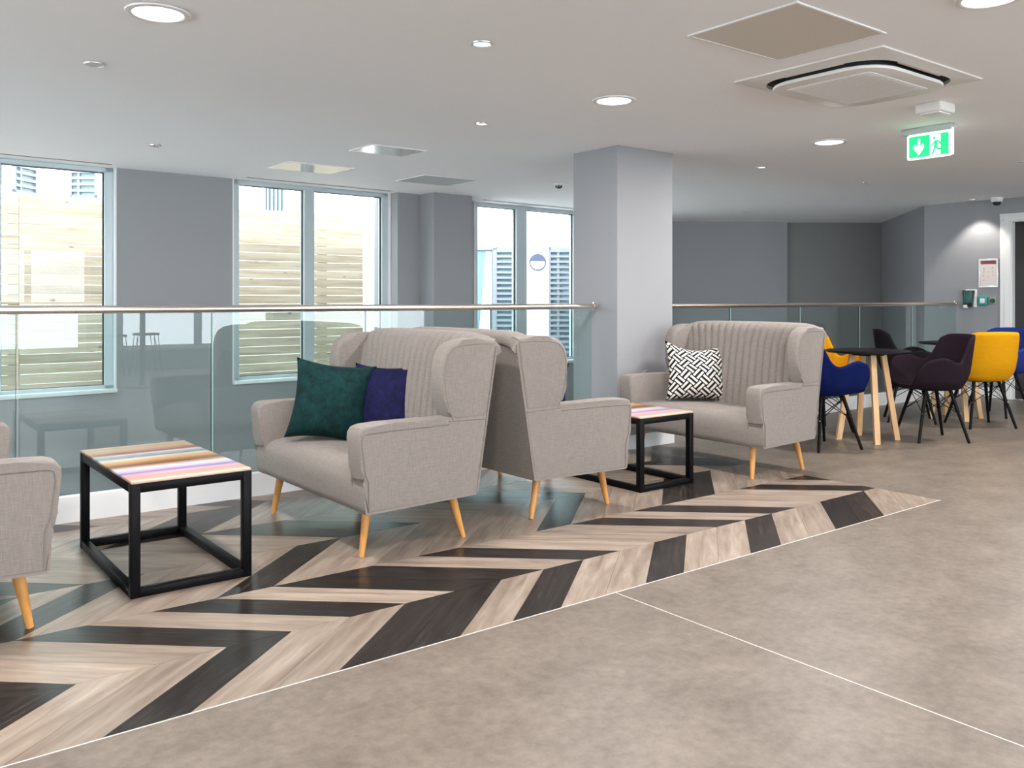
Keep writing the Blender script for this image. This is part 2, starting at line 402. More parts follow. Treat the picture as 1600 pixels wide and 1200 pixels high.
def fret():
    """black and white interlocking fretwork, printed on the cushion (uses the cushion's UVs)"""
    m, nt, b = M_('fretwork_print')
    uv = nt.nodes.new('ShaderNodeTexCoord'); sx = nt.nodes.new('ShaderNodeSeparateXYZ')
    mp = nt.nodes.new('ShaderNodeMapping'); mp.inputs['Rotation'].default_value = (0, 0, math.radians(42)); mp.inputs['Scale'].default_value = (7.0, 7.0, 1)
    nt.links.new(uv.outputs['UV'], mp.inputs[0]); nt.links.new(mp.outputs[0], sx.inputs[0])
    def math1(op, a, bb=None, v=None):
        k = nt.nodes.new('ShaderNodeMath'); k.operation = op
        nt.links.new(a, k.inputs[0])
        if bb is not None: nt.links.new(bb, k.inputs[1])
        if v is not None: k.inputs[1].default_value = v
        return k.outputs[0]
    X, Y = sx.outputs['X'], sx.outputs['Y']
    # herringbone-like fret: rows of width 1 shift by one per step, pieces two long
    ix = math1('FLOOR', X); iy = math1('FLOOR', Y)
    chk = math1('MODULO', math1('ADD', math1('ADD', ix, iy), v=1000.0), v=2.0)
    fx = math1('FRACT', math1('MULTIPLY', X, v=2.0)); fy = math1('FRACT', math1('MULTIPLY', Y, v=2.0))
    sxx = math1('GREATER_THAN', math1('ABSOLUTE', math1('SUBTRACT', fx, v=0.5)), v=0.25)
    syy = math1('GREATER_THAN', math1('ABSOLUTE', math1('SUBTRACT', fy, v=0.5)), v=0.25)
    mx = nt.nodes.new('ShaderNodeMix'); nt.links.new(chk, mx.inputs[0]); nt.links.new(sxx, mx.inputs[2]); nt.links.new(syy, mx.inputs[3])
    r = nt.nodes.new('ShaderNodeValToRGB'); r.color_ramp.interpolation = 'CONSTANT'
    r.color_ramp.elements[0].color = (0.72, 0.68, 0.64, 1); r.color_ramp.elements[1].position = 0.5; r.color_ramp.elements[1].color = (0.018, 0.014, 0.016, 1)
    nt.links.new(mx.outputs[0], r.inputs['Fac']); nt.links.new(r.outputs['Color'], b.inputs['Base Color'])
    b.inputs['Roughness'].default_value = 0.9; b.inputs['Specular IOR Level'].default_value = 0.1
    return m
m_fret = fret()

# ------------------------------------------------------------------ the room shell
XL, XR, YB = -4.0, 10.79, -5.1      # left wall, right wall, wall behind the camera
LOW = -2.7                          # floor of the open well behind the glass
def struct(o): o['kind'] = 'structure'; return o

# floor: stone-look vinyl around an inlaid field of chevron planks
WX, WY0, WY1 = 5.05, 2.49, 5.0
bm = bmesh.new()
box(bm, XL, XR, YB, WY0, -0.30, 0.0)
box(bm, WX, XR, WY0, 5.14, -0.30, 0.0)
box(bm, XL, WX, WY0, 5.04, -0.30, -0.006)
floor = struct(finish('floor', bm, m_vinyl))
EDGE = bmesh.new(); box(EDGE, XL, WX, WY0 - 0.004, WY0, -0.003, 0.0012)
struct(finish('trim_1', EDGE, m_seamline))
for i, (x, y0, y1) in enumerate([(2.435, YB, WY0)]):
    b2 = bmesh.new(); box(b2, x - 0.0018, x + 0.0018, y0, y1, -0.003, 0.0008)
    struct(finish('trim_2', b2, m_seamline))

def clip(poly, a, b_, c):           # keep a*x+b*y<=c
    out = []
    for i in range(len(poly)):
        p, q = poly[i], poly[(i+1) % len(poly)]
        dp, dq = a*p[0]+b_*p[1]-c, a*q[0]+b_*q[1]-c
        if dp <= 0: out.append(p)
        if dp*dq < 0:
            t = dp/(dp-dq); out.append((p[0]+t*(q[0]-p[0]), p[1]+t*(q[1]-p[1])))
    return out
def shrink(poly, d):
    n = len(poly); out = []
    area = sum(poly[i][0]*poly[(i+1) % n][1]-poly[(i+1) % n][0]*poly[i][1] for i in range(n))
    sgn = 1 if area > 0 else -1
    for i in range(n):
        p0, p1, p2 = Vector(poly[i-1]), Vector(poly[i]), Vector(poly[(i+1) % n])
        e1, e2 = (p1-p0), (p2-p1)
        if e1.length < 1e-5 or e2.length < 1e-5: return None
        e1.normalize(); e2.normalize()
        n1, n2 = Vector((-e1.y, e1.x))*sgn, Vector((-e2.y, e2.x))*sgn
        k = n1+n2
        if k.length < 0.3: return None
        k = k/ (1+n1.dot(n2)); out.append(tuple(p1 + k*d))
    return out
PITCH = 0.229
# (y low, y high, x of piece 0 at the low edge, x shift over the strip, dark pieces)
STRIPS = [
    (WY0, 2.89, 0.549, 0.478, {0, 3, 4, 6, 9, 12, 15, 16, -3, -4, -7, -10, -11}),
    (2.89, 3.387, 0.929+0.554, -0.554, {0, 2, 3, 5, 9, 11, 15, 17, -2, -5, -8, -9}),
    (3.387, 3.88, 1.162, 0.553, {0, 7, 11, 12, -4, -6, -7, -11}),
    (3.88, 4.368, 0.80, -0.545, {-1, 5, 6, 10, 11, 18, 19, -5, -8}),
    (4.368, 4.83, 1.424, 0.515, {-1, -2, 5, 6, 14, 15, -6, -9, -10}),
    (4.83, 5.03, 1.756, -0.22, {0, -4, 5, 9, 12, -8}),
]
random.seed(4)
for (y0, y1, xb, sh, darks) in STRIPS:
    ang = math.atan2(y1-y0, sh)
    for j in range(-26, 24):
        xa = xb + PITCH*j
        poly = [(xa, y0), (xa+PITCH, y0), (xa+PITCH+sh, y1), (xa+sh, y1)]
        poly = clip(poly, 1, 0, WX); 
        if len(poly) >= 3: poly = clip(poly, 0, 1, 5.03)
        if len(poly) < 3: continue
        if max(p[0] for p in poly) < -1.2: continue
        area = abs(sum(poly[i][0]*poly[(i+1) % len(poly)][1]-poly[(i+1) % len(poly)][0]*poly[i][1] for i in range(len(poly))))/2
        if area < 0.0006: continue
        sp_ = shrink(poly, 0.0006)
        if not sp_: sp_ = poly
        cx = sum(p[0] for p in sp_)/len(sp_); cy = sum(p[1] for p in sp_)/len(sp_)
        ca, sa = math.cos(-ang), math.sin(-ang)
        loc = [((p[0]-cx)*ca-(p[1]-cy)*sa, (p[0]-cx)*sa+(p[1]-cy)*ca) for p in sp_]
        b2 = bmesh.new(); prism(b2, loc, -0.005, random.uniform(-0.0002, 0.0003), 'z')
        o = finish('plank', b2, m_dark if j in darks else m_light, floor, loc=(cx, cy, 0), rot=(0, 0, ang))
# field left of the frame: joined boards
# ceiling
bm = bmesh.new(); prism(bm, [(XL-0.2, YB-0.3), (13.2, YB-0.3), (13.2, 7.4), (10.2, 9.6), (9.1, 9.1), (9.1, 8.255+0.055*9.1+0.30), (XL-0.2, 8.255+0.055*(XL-0.2)+0.30)], CEIL, CEIL+0.25, 'z'); struct(finish('ceiling', bm, m_ceil))

# window wall: runs almost parallel to the balustrade (3 degrees off)
WA = math.atan(0.055)
WM = Matrix.Translation((0, 8.255, 0)) @ Matrix.Rotation(WA, 4, 'Z')
def wbox(bm, s0, s1, n0, n1, z0, z1, bev=0): return box(bm, s0, s1, n0, n1, z0, z1, WM, bev)
bm = bmesh.new()
wbox(bm, -4.2, 9.1, 0, 0.35, LOW, 0.335)
wbox(bm, -4.2, -1.95, 0, 0.35, 0.335, CEIL)
wbox(bm, 1.977, 3.052, -0.0, 0.35, 0.335, CEIL)
wbox(bm, 4.878, 6.06, 0, 0.35, 0.335, CEIL)
wbox(bm, 4.878, 5.18, -0.135, 0, LOW, CEIL)
wbox(bm, 5.18, 5.71, -0.40, 0, LOW, CEIL)
wbox(bm, 8.7, 9.1, 0, 0.35, 0.335, CEIL)
struct(finish('wall_back', bm, m_wall))
def window(num, s0, s1, mulls, M, top=CEIL, bot=0.36):
    """frame with head, sill and mullions; panes are children"""
    bm = bmesh.new()
    fw, n0, n1 = 0.075, 0.04, 0.13
    def b_(a, b, c, d, e, f): box(bm, a, b, c, d, e, f, M, 0.004, 1)
    b_(s0, s1, n0, n1, top-0.045, top)
    b_(s0, s1, n0, n1, bot-0.02, bot+0.035)
    b_(s0, s0+fw, n0, n1, bot, top); b_(s1-fw, s1, n0, n1, bot, top)
    for a, b in mulls: b_(a, b, n0-0.01, n1, bot, top-0.02)
    fr = struct(finish('window_%d' % num, bm, m_frame, smooth=True))
    edges = [s0+fw] + [v for ab in mulls for v in ab] + [s1-fw]
    for k in range(0, len(edges), 2):
        a, b = edges[k], edges[k+1]
        p = bmesh.new(); box(p, a-0.01, b+0.01, 0.082, 0.092, bot+0.02, top-0.035, M)
        finish('pane', p, m_wglass, fr)
        g = bmesh.new()
        for q in ((a, a+0.008, bot+0.03, top-0.045), (b-0.012, b, bot+0.03, top-0.045), (a, b, top-0.053, top-0.045), (a, b, bot+0.035, bot+0.041)):
            box(g, q[0], q[1], 0.07, 0.081, q[2], q[3], M)
        finish('gasket', g, m_gasket, fr)
    s = bmesh.new(); box(s, s0-0.01, s1+0.01, -0.04, 0.06, bot-0.03, bot+0.005, M, 0.005, 2)
    finish('sill', s, m_sill, fr, smooth=True)
    e = bmesh.new()
    for a, b in ((s0-0.012, s0+0.002), (s1-0.002, s1+0.012)): box(e, a, b, -0.004, 0.05, bot, top, M)
    finish('reveal_bead', e, m_white, fr)
    return fr
window(1, -1.95, 1.965, [(-0.5, -0.38), (0.955, 1.075)], WM)
window(2, 3.065, 4.865, [(3.84, 3.955)], WM)
window(3, 6.07, 8.7, [(6.765, 6.935), (7.78, 7.92)], WM)
# linear diffusers in the ceiling in front of the windows
for i, (a, b) in enumerate([(-1.5, 1.88), (3.12, 4.75), (6.05, 8.4)]):
    bm = bmesh.new(); box(bm, a, b, -0.235, -0.175, CEIL-0.003, CEIL+0.001, WM)
    d = finish('slot_diffuser', bm, m_slot)
    tag(d, ['long narrow slot diffuser in the ceiling before the leftmost window', 'long narrow slot diffuser in the ceiling before the middle window',
            'long narrow slot diffuser in the ceiling before the window beside the pillar'][i], 'vent', 'slot diffusers along the window wall')
    bm = bmesh.new()
    box(bm, a-0.01, b+0.01, -0.245, -0.236, CEIL-0.006, CEIL+0.001, WM); box(bm, a-0.01, b+0.01, -0.174, -0.165, CEIL-0.006, CEIL+0.001, WM)
    finish('slot_frame', bm, m_plate, d)

# far walls on the right
def quadwall(name, pts, z0, z1, t=0.15, m=m_wall):
    """vertical wall along a polyline (room is on the left hand side going along)"""
    bm = bmesh.new()
    for (x0, y0), (x1, y1) in zip(pts, pts[1:]):
        d = Vector((x1-x0, y1-y0)); L = d.length; a = math.atan2(d.y, d.x)
        box(bm, 0, L, 0, t, z0, z1, Matrix.Translation((x0, y0, 0)) @ Matrix.Rotation(a, 4, 'Z'))
    return struct(finish(name, bm, m))
cT, sT = math.cos(math.radians(52.361)), math.sin(math.radians(52.361))
def dl(d, l): return (cT*d + sT*l, sT*d - cT*l)     # depth / lateral in the plan
quadwall('wall_far_left', [dl(13.30, 1.6), dl(13.30, 4.19)], LOW, CEIL, 0.3)
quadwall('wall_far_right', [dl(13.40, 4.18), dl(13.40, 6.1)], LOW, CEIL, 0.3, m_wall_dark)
quadwall('wall_return', [(9.07, 8.75), dl(13.30, 1.62)], LOW, CEIL, 0.2)
quadwall('wall_angled', [(12.95, 7.39), (10.79, 5.515)], LOW, CEIL, 0.2)
bm = bmesh.new()
box(bm, XR, XR+0.2, 4.49, 5.52, 0, CEIL); box(bm, XR, XR+0.2, 0.9, 5.52, LOW, 0); box(bm, XR, XR+0.2, 3.50, 4.49, 2.075, CEIL); box(bm, XR, XR+0.2, YB, 3.50, 0, CEIL)
struct(finish('wall_right', bm, m_wall))
bm = bmesh.new()
box(bm, XL-0.2, XL, YB-0.3, 8.4, LOW, 0.33)
for a, b in ((YB-0.3, 2.6), (4.8, 5.2), (7.8, 8.4)): box(bm, XL-0.2, XL, a, b, 0.33, CEIL)
struct(finish('wall_left', bm, m_wall))
LM0 = Matrix.Translation((XL, 0, 0)) @ Matrix.Rotation(PI/2, 4, 'Z')
for i, (a, b) in enumerate(((2.6, 4.8), (5.2, 7.8))): window(10+i, a, b, [((a+b)/2-0.05, (a+b)/2+0.05)], LM0)  # unseen windows, added so daylight brightens the ceiling on the left
# wall behind the camera, with the windows that the balustrade glass mirrors
bm = bmesh.new()
WINF = [(-3.2, -0.4), (0.2, 3.1), (3.60, 6.2), (6.7, 9.6)]
box(bm, XL, XR, YB-0.3, YB, 0, 0.33)
px = XL
for a, b in WINF:
    box(bm, px, a, YB-0.3, YB, 0.33, CEIL); px = b
box(bm, px, XR, YB-0.3, YB, 0.33, CEIL)
struct(finish('wall_front', bm, m_wall))
FM = Matrix.Translation((0, YB, 0)) @ Matrix.Rotation(PI, 4, 'Z')
for i, (a, b) in enumerate(WINF):
    mid = -(a+b)/2
    window(4+i, -b, -a, [(mid-0.055, mid+0.055)], FM)
# the well behind the balustrade
bm = bmesh.new(); box(bm, XL, 13.2, 1.0, 9.6, LOW-0.1, LOW); struct(finish('floor_lower', bm, m_voidfloor))
bm = bmesh.new(); box(bm, XL, XR, 0.9, 1.0, LOW, -0.30); struct(finish('wall_lower', bm, m_wall))

# pillar between the two balustrades
bm = bmesh.new(); box(bm, 4.715, 5.335, 4.795, 5.30, 0, CEIL, bev=0.003, seg=1); struct(finish('pillar', bm, m_wall))
bm = bmesh.new(); box(bm, 4.703, 5.347, 4.783, 5.312, 0, 0.11, bev=0.004, seg=1); struct(finish('baseboard_pillar', bm, m_white))
cap = LATHE('wall_knob', [(0.0, -0.02), (0.05, -0.018), (0.055, 0.0), (0.05, 0.012), (0.0, 0.016)], m_greycap, None, 24)
cap.rotation_euler = (PI/2, 0, 0); cap.location = (5.02, 4.779, 0.555)
tag(cap, 'small round grey cap fixed low on the pillar behind the sofa arm', 'fitting')
# door casing and leaf on the right wall
door = struct(empty('door_1', (XR, 4.0, 0)))
bm = bmesh.new()
for q in ((-0.022, 0.0, 0.505, 0.611, 0, 2.085), (-0.030, 0.001, 0.490, 0.560, 0, 2.10), (-0.018, 0.12, 0.475, 0.503, 0, 2.07),
          (-0.0225, 0.0, -0.6, 0.613, 2.086, 2.16), (-0.0305, 0.001, -0.6, 0.5605, 2.074, 2.131), (-0.0185, 0.12, -0.6, 0.5035, 2.06, 2.09)):
    box(bm, *q, bev=0.003, seg=1)
finish('door_casing', bm, m_white, door, smooth=True)
BOX('door_leaf', 0.05, 0.095, -0.5, 0.475, 0.005, 2.06, m_doorleaf, door, 0.003)
for i, (y0, y1) in enumerate([(4.616, 5.09), (YB, 3.40)]):
    bm = bmesh.new(); box(bm, XR-0.015, XR, y0, y1, 0, 0.12, bev=0.004, seg=1)
    struct(finish('baseboard_right' if i == 0 else 'baseboard_right_rear', bm, m_white))

# ------------------------------------------------------------------ balustrades
def balustrade(name, y, x0, x1, joints, label, rail_x0, rail_x1, clampx, railz=1.106):
    t = empty(name, ((x0+x1)/2, y, 0))
    ox = (x0+x1)/2
    e = [x0] + joints + [x1]
    for a, b in zip(e, e[1:]):
        BOX('glass_panel', a+0.005-ox, b-0.005-ox, -0.006, 0.006, 0.135, 1.09, m_glass, t)
    for jx in joints:                                    # polished green glass edges
        BOX('glass_edge', jx-0.0052-ox, jx-0.0042-ox, -0.0062, 0.0062, 0.135, 1.088, m_gasket, t)
        BOX('glass_edge', jx+0.0042-ox, jx+0.0052-ox, -0.0062, 0.0062, 0.135, 1.088, m_edge, t)
    TUBE('handrail', [(rail_x0-ox, 0, railz), (rail_x1-ox, 0, railz)], 0.0215, m_steel, t, 20)
    for cx in clampx:
        b2 = bmesh.new(); lathe(b2, [(0.0, -0.006), (0.026, -0.006), (0.027, 0.0), (0.026, 0.006), (0.0, 0.006)], 20)
        bmesh.ops.rotate(b2, verts=b2.verts[:], cent=(0, 0, 0), matrix=Matrix.Rotation(PI/2, 3, 'Y'))
        bmesh.ops.translate(b2, verts=b2.verts[:], vec=(cx-ox, 0, railz))
        tube(b2, [(cx-ox, 0, railz+0.02), (cx-ox, 0, railz+0.034)], 0.008, 10)
        finish('end_cap', b2, m_steel, t, smooth=True)
    return tag(t, label, 'balustrade')
m_edge = mat('polished_glass_edge', (0.55, 0.85, 0.85), 0.1)
balustrade('glass_balustrade', 5.02, -3.95, 4.655, [-3.25, -2.26, -1.27, -0.28, 0.713, 1.697, 2.685, 3.684],
           'frameless glass balustrade with steel handrail left of the pillar', -3.95, 4.69, [4.675])
bal2 = balustrade('glass_balustrade', 5.12, 5.34, 10.775, [6.47, 7.55, 8.625, 9.718],
           'frameless glass balustrade with steel handrail right of the pillar, behind the dining chairs', 5.34, 10.77, [10.74])
bm = bmesh.new(); box(bm, XL, 4.70, 5.0, 5.045, -0.30, 0.137, bev=0.003, seg=1); struct(finish('baseboard_balustrade_left', bm, m_white))
bm = bmesh.new(); box(bm, 5.347, XR-0.016, 5.10, 5.145, -0.30, 0.137, bev=0.003, seg=1); struct(finish('baseboard_balustrade_right', bm, m_white))

# ------------------------------------------------------------------ outside the windows
bm = bmesh.new(); box(bm, -14, 22, 8.9, 34, -0.5, -0.35); g_ = struct(finish('courtyard_ground', bm, m_pave))
fence = empty('timber_fence', (2.2, 9.9, -0.35)); tag(fence, 'pale pine slatted privacy fence standing outside the left windows', 'fence')
sl_meshes = {}
bays = [(-3.4, -0.549), (-0.547, 1.424), (1.426, 3.404), (3.406, 5.25)]
random.seed(7)
for bi, (a, b) in enumerate(bays):
    b2 = bmesh.new(); box(b2, -(b-a)/2, (b-a)/2, -0.011, 0.011, -0.0482, 0.0482, bev=0.0015, seg=1)
    me = None
    for r in range(25):
        z = -0.30 + 0.1*r + 0.10
        if me is None:
            o = finish('slat', b2, m_slat, fence); me = o.data
        else:
            o = bpy.data.objects.new('slat', me); COL.objects.link(o); o.parent = fence
        o.location = ((a+b)/2-2.2, random.uniform(-0.002, 0.002), z+0.35-0.04)
for x in (-3.3, -0.5, 1.39, 3.40, 4.72):
    BOX('fence_post', x-2.2-0.05, x-2.2+0.05, 0.014, 0.10, 0, 2.45, m_post, fence, 0.003)
bld = empty('apartment_building', (*dl(14, -2), -0.35)); tag(bld, 'white rendered building with louvred windows across the courtyard', 'building')
def BM_(d, l): return Matrix.Translation((dl(d, l)[0]-dl(14, -2)[0], dl(d, l)[1]-dl(14, -2)[1], 0.35)) @ Matrix.Rotation(math.radians(52.361-90), 4, 'Z')
FB = BM_(14, 0)                         # x = lateral, y = depth beyond the facade, z = height
bm = bmesh.new(); box(bm, -7.57, 1.5, 0, 0.4, -0.35, 6.5, FB); finish('wall', bm, m_render, bld)
LM = BM_(14, -7.57) @ Matrix.Rotation(-(PI/2+math.atan(0.149)), 4, 'Z') @ Matrix.Scale(-1, 4, (0, 1, 0))
bm = bmesh.new(); box(bm, 0, 6.0, 0.0, 0.4, -0.35, 6.5, LM); finish('wall', bm, m_render, bld)
def louvre_window(M, a, b, z0, z1, pane_to_right, n=None, vertical=False, gap=0.115):
    fr = bmesh.new()
    for q in ((a, a+0.03, z0, z1), (b-0.03, b, z0, z1), (a, b, z0, z0+0.05), (a, b, z1-0.05, z1)): box(fr, q[0], q[1], -0.05, 0.02, q[2], q[3], M)
    f = finish('window_frame', fr, m_louvre, bld)
    p = bmesh.new(); box(p, a+0.03, b-0.03, -0.012, 0.0, z0+0.05, z1-0.05, M); finish('pane', p, m_blueglass, f)
    k = z0+0.10
    if vertical:
        x = a+0.05
        while x < b-0.03:
            s = bmesh.new(); box(s, x, x+0.03, -0.06, -0.015, z0+0.04, z1-0.04, M); finish('louvre', s, m_louvre, f); x += 0.065
    else:
        while k < z1-0.06:
            s = bmesh.new(); box(s, a+0.02, b-0.02, -0.06, -0.015, k, k+gap*0.42, M); finish('louvre', s, m_louvre, f); k += gap
        mu = bmesh.new(); xm = a+(b-a)*(0.32 if pane_to_right else 0.72); box(mu, xm-0.02, xm+0.02, -0.05, -0.01, z0+0.05, z1-0.05, M); finish('mullion', mu, m_louvre, f)
    sl = bmesh.new(); box(sl, a-0.05, b+0.08, -0.10, 0.0, z0-0.05, z0, M); finish('window_sill', sl, m_louvre, f)
louvre_window(FB, -7.06, -6.64, 2.78, 4.3, True, gap=0.10)
louvre_window(FB, -3.96, -3.62, 2.3, 4.3, True, vertical=True)
louvre_window(LM, 0.12, 0.62, 2.80, 4.3, False, gap=0.10)
p = bmesh.new(); box(p, 0.86, 1.7, -0.03, 0.0, 2.9, 4.3, LM); finish('pane', p, m_blueglass, bld)
louvre_window(FB, -0.27, 0.12, 0.2, 2.0, False, gap=0.085)
louvre_window(FB, 0.59, 1.05, 0.2, 2.0, True, gap=0.085)
p = bmesh.new(); box(p, -0.72, -0.30, -0.012, 0.0, 0.2, 1.97, FB); pn = finish('pane', p, m_blueglass, bld)
p = bmesh.new(); box(p, -0.76, -0.28, -0.05, 0.0, 1.95, 2.0, FB); box(p, -0.31, -0.27, -0.05, 0.0, 0.2, 1.98, FB); finish('window_frame', p, m_louvre, bld)
p = bmesh.new()
cv = []
for k in range(13):                     # curtain drawn to one side, hanging in folds
    s = k/12
    cv.append((-0.33 - 0.20*(1-s)*0 - 0.02*k/12*8, -0.03-0.012*(k % 2)))
top = [p.verts.new((-0.32-0.10*k/12, -0.02-0.014*(k % 2), 1.93)) for k in range(13)]
bot = [p.verts.new((-0.32-0.24*k/12, -0.02-0.014*(k % 2), 0.25)) for k in range(13)]
for k in range(12): p.faces.new((top[k], top[k+1], bot[k+1], bot[k]))
bmesh.ops.transform(p, matrix=FB, verts=p.verts[:]); finish('curtain', p, m_curtain, bld)
# round bulkhead lamp on the facade
bh = empty('bulkhead_lamp', (*dl(13.98, 0.41), 1.755), math.radians(52.361-90)); tag(bh, 'round bulkhead lamp with half hood on the white building outside', 'wall lamp')
def discY(bm, r, y0, y1, n=28, a0=0, a1=2*PI):
    pts = [(r*math.cos(a0+(a1-a0)*k/n), r*math.sin(a0+(a1-a0)*k/n)) for k in range(n if abs(a1-a0-2*PI) < 1e-6 else n+1)]
    prism(bm, pts, y0, y1, 'y')
b2 = bmesh.new(); discY(b2, 0.135, -0.06, 0.0); finish('rim', b2, m_rim, bh, smooth=True)
b2 = bmesh.new(); discY(b2, 0.115, -0.075, -0.05); finish('lens', b2, m_curtain, bh, smooth=True)
b2 = bmesh.new(); discY(b2, 0.132, -0.09, -0.05, 20, math.radians(8), math.radians(172)); finish('hood', b2, mat('hood_blue_grey', (0.06, 0.075, 0.125), 0.5), bh, smooth=True)

# ------------------------------------------------------------------ sofas
HW = 0.625
def taper(o):
    for v in o.data.vertices:
        k = 1 - 0.075*max(0.0, min(1.0, v.co.x/0.62))
        v.co.y *= k
def make_sofa():
    root = empty('wingback_sofa')
    # seat body with rounded front edge and crowned seat
    prof = [(0.62, 0.215), (0.004, 0.215), (-0.006, 0.222), (-0.009, 0.25), (-0.012, 0.30), (-0.010, 0.345), (0.002, 0.372), (0.030, 0.390), (0.08, 0.400), (0.2, 0.405), (0.4, 0.400), (0.56, 0.392), (0.62, 0.39)]
    bm = bmesh.new(); ny = 12
    rows = []
    for i in range(ny+1):
        y = -HW+0.0015 + (2*HW-0.003)*i/ny
        cr = 0.012*(1-(y/HW)**2)
        rows.append([bm.verts.new((x, y, z+(cr if z > 0.38 else 0))) for x, z in prof])
    for A, B in zip(rows, rows[1:]):
        for k in range(len(prof)):
            q = (k+1) % len(prof); bm.faces.new((A[k], A[q], B[q], B[k]))
    bm.faces.new(rows[0]); bm.faces.new(rows[-1][::-1])
    o = finish('seat', bm, m_fab, root, smooth=True, ang=50); taper(o)
    # arms with the side panels below them
    arm = [(-0.005, 0.217), (-0.006, 0.368), (-0.024, 0.372), (-0.032, 0.42), (-0.046, 0.545), (-0.044, 0.575), (-0.028, 0.597), (0.002, 0.606), (0.10, 0.607), (0.30, 0.604), (0.52, 0.602), (0.685, 0.60), (0.62, 0.218)]
    wing = [(0.475, 0.575), (0.445, 0.63), (0.418, 0.70), (0.402, 0.77), (0.400, 0.83), (0.410, 0.885), (0.435, 0.930), (0.475, 0.957), (0.54, 0.968), (0.62, 0.972), (0.745, 0.968), (0.68, 0.575)]
    for s in (-1, 1):
        y0, y1 = (HW-0.115, HW) if s > 0 else (-HW, -HW+0.115)
        bm = bmesh.new(); prism(bm, arm, y0, y1, 'y', 0.014, 4); o = finish('arm', bm, m_fab, root, smooth=True, ang=35); taper(o)
        bm = bmesh.new()
        w0, w1 = (HW-0.105, HW+0.002) if s > 0 else (-HW-0.002, -HW+0.105)
        prism(bm, wing, w0, w1, 'y', 0.030, 5); o = finish('wing', bm, m_fab, root, smooth=True, ang=35); taper(o)
        Y = s*(HW+0.0015)
        # piping along the seams of the outside
        bm = bmesh.new()
        tube(bm, [(0.010, Y, 0.225), (0.008, Y, 0.36), (-0.010, Y, 0.40), (-0.026, Y, 0.53), (-0.020, Y, 0.566), (0.0, Y, 0.574), (0.2, Y, 0.574), (0.45, Y, 0.572)], 0.0032, 6)
        tube(bm, [(0.45, Y, 0.586), (0.56, Y, 0.583), (0.675, Y, 0.578)], 0.003, 6)
        tube(bm, [(0.475, Y, 0.59), (0.452, Y, 0.64), (0.432, Y, 0.71), (0.422, Y, 0.78), (0.424, Y, 0.84), (0.440, Y, 0.895), (0.475, Y, 0.93), (0.54, Y, 0.942), (0.65, Y, 0.945), (0.72, Y, 0.943)], 0.003, 6)
        o = finish('piping', bm, m_pipe, root, smooth=True); taper(o)
        bm = bmesh.new(); tube(bm, [(0.622, s*(HW-0.004), 0.22), (0.686, s*(HW-0.004), 0.6), (0.742, s*(HW-0.004), 0.93)], 0.006, 6)
        o = finish('piping', bm, m_fab, root, smooth=True); taper(o)
    # fluted backrest rolling over the top
    IW = HW-0.085
    prof = [(0.490, 0.385), (0.500, 0.45), (0.512, 0.55), (0.526, 0.65), (0.542, 0.75), (0.560, 0.85), (0.572, 0.91), (0.590, 0.955), (0.618, 0.985), (0.655, 0.998), (0.70, 1.0), (0.74, 0.990), (0.765, 0.970), (0.772, 0.945), (0.755, 0.930), (0.73, 0.925)]
    nf = 17; per = 8; ny = nf*per
    bm = bmesh.new(); rows = []
    for i in range(ny+1):
        t = i/ny; y = -IW+2*IW*t
        fl_ = abs(math.sin(PI*nf*t))**0.6
        row = []
        for k, (x, z) in enumerate(prof):
            a, b = prof[max(k-1, 0)], prof[min(k+1, len(prof)-1)]
            dx, dz = b[0]-a[0], b[1]-a[1]; L = math.hypot(dx, dz)
            nx, nz = -dz/L, dx/L
            amp = 0.015 if k < 7 else 0.015*max(0, 1-(k-6)/4.0)
            sag = 0.010*abs(2*t-1)**6
            wk = max(0.0, min(1.0, (k-5)/3.0)); yy = y*(1+wk*(HW-0.004-IW)/IW)
            e_ = abs(2*t-1)
            drop = wk*(0.030*e_**14+0.012*e_**4)
            row.append(bm.verts.new((x+nx*amp*(fl_-1)-wk*0.0*e_, yy, z+nz*amp*(fl_-1)-drop)))
        rows.append(row)
    for A, B in zip(rows, rows[1:]):
        for k in range(len(prof)-1): bm.faces.new((A[k], A[k+1], B[k+1], B[k]))
    for rw in (rows[0], rows[-1][::-1]): bm.faces.new(rw)
    o = finish('backrest', bm, m_fab, root, smooth=True, ang=70); taper(o)
    # flat outside back
    bm = bmesh.new(); prism(bm, [(0.56, 0.217), (0.626, 0.217), (0.750, 0.935), (0.62, 0.935)], -HW+0.006, HW-0.006, 'y', 0.006, 2)
    o = finish('back_panel', bm, m_fab, root, smooth=True, ang=35); taper(o)
    for (xt, xb) in ((0.075, 0.035), (0.53, 0.59)):
        for s in (-1, 1):
            bm = bmesh.new(); tube(bm, [(xt, s*0.485, 0.222), (xt+(xb-xt)*0.5, s*0.495, 0.11), (xb, s*0.505, 0.0)], 0.0235, 14, r_end=0.0125)
            finish('leg', bm, m_beech, root, smooth=True)
    return root
sofa = make_sofa()
sofa.location = (1.83, 4.034, 0)
tag(sofa, 'oatmeal wingback sofa holding the teal and navy cushions', 'sofa', 'oatmeal wingback sofas')
s3 = copy_tree(sofa); s3.location = (4.63, 4.02, 0); tag(s3, 'oatmeal wingback sofa beside the pillar holding the black and white cushion', 'sofa', 'oatmeal wingback sofas')
s2 = copy_tree(sofa); s2.location = (3.49, 4.10, 0); s2.rotation_euler = (0, 0, PI); tag(s2, 'oatmeal wingback sofa facing right, its back against the sofa with teal cushion', 'sofa', 'oatmeal wingback sofas')
s0 = copy_tree(sofa); s0.location = (0.572, 3.99, 0); s0.rotation_euler = (0, 0, PI); tag(s0, 'oatmeal wingback sofa cut off by the left edge, only its arms and one leg showing', 'sofa', 'oatmeal wingback sofas')

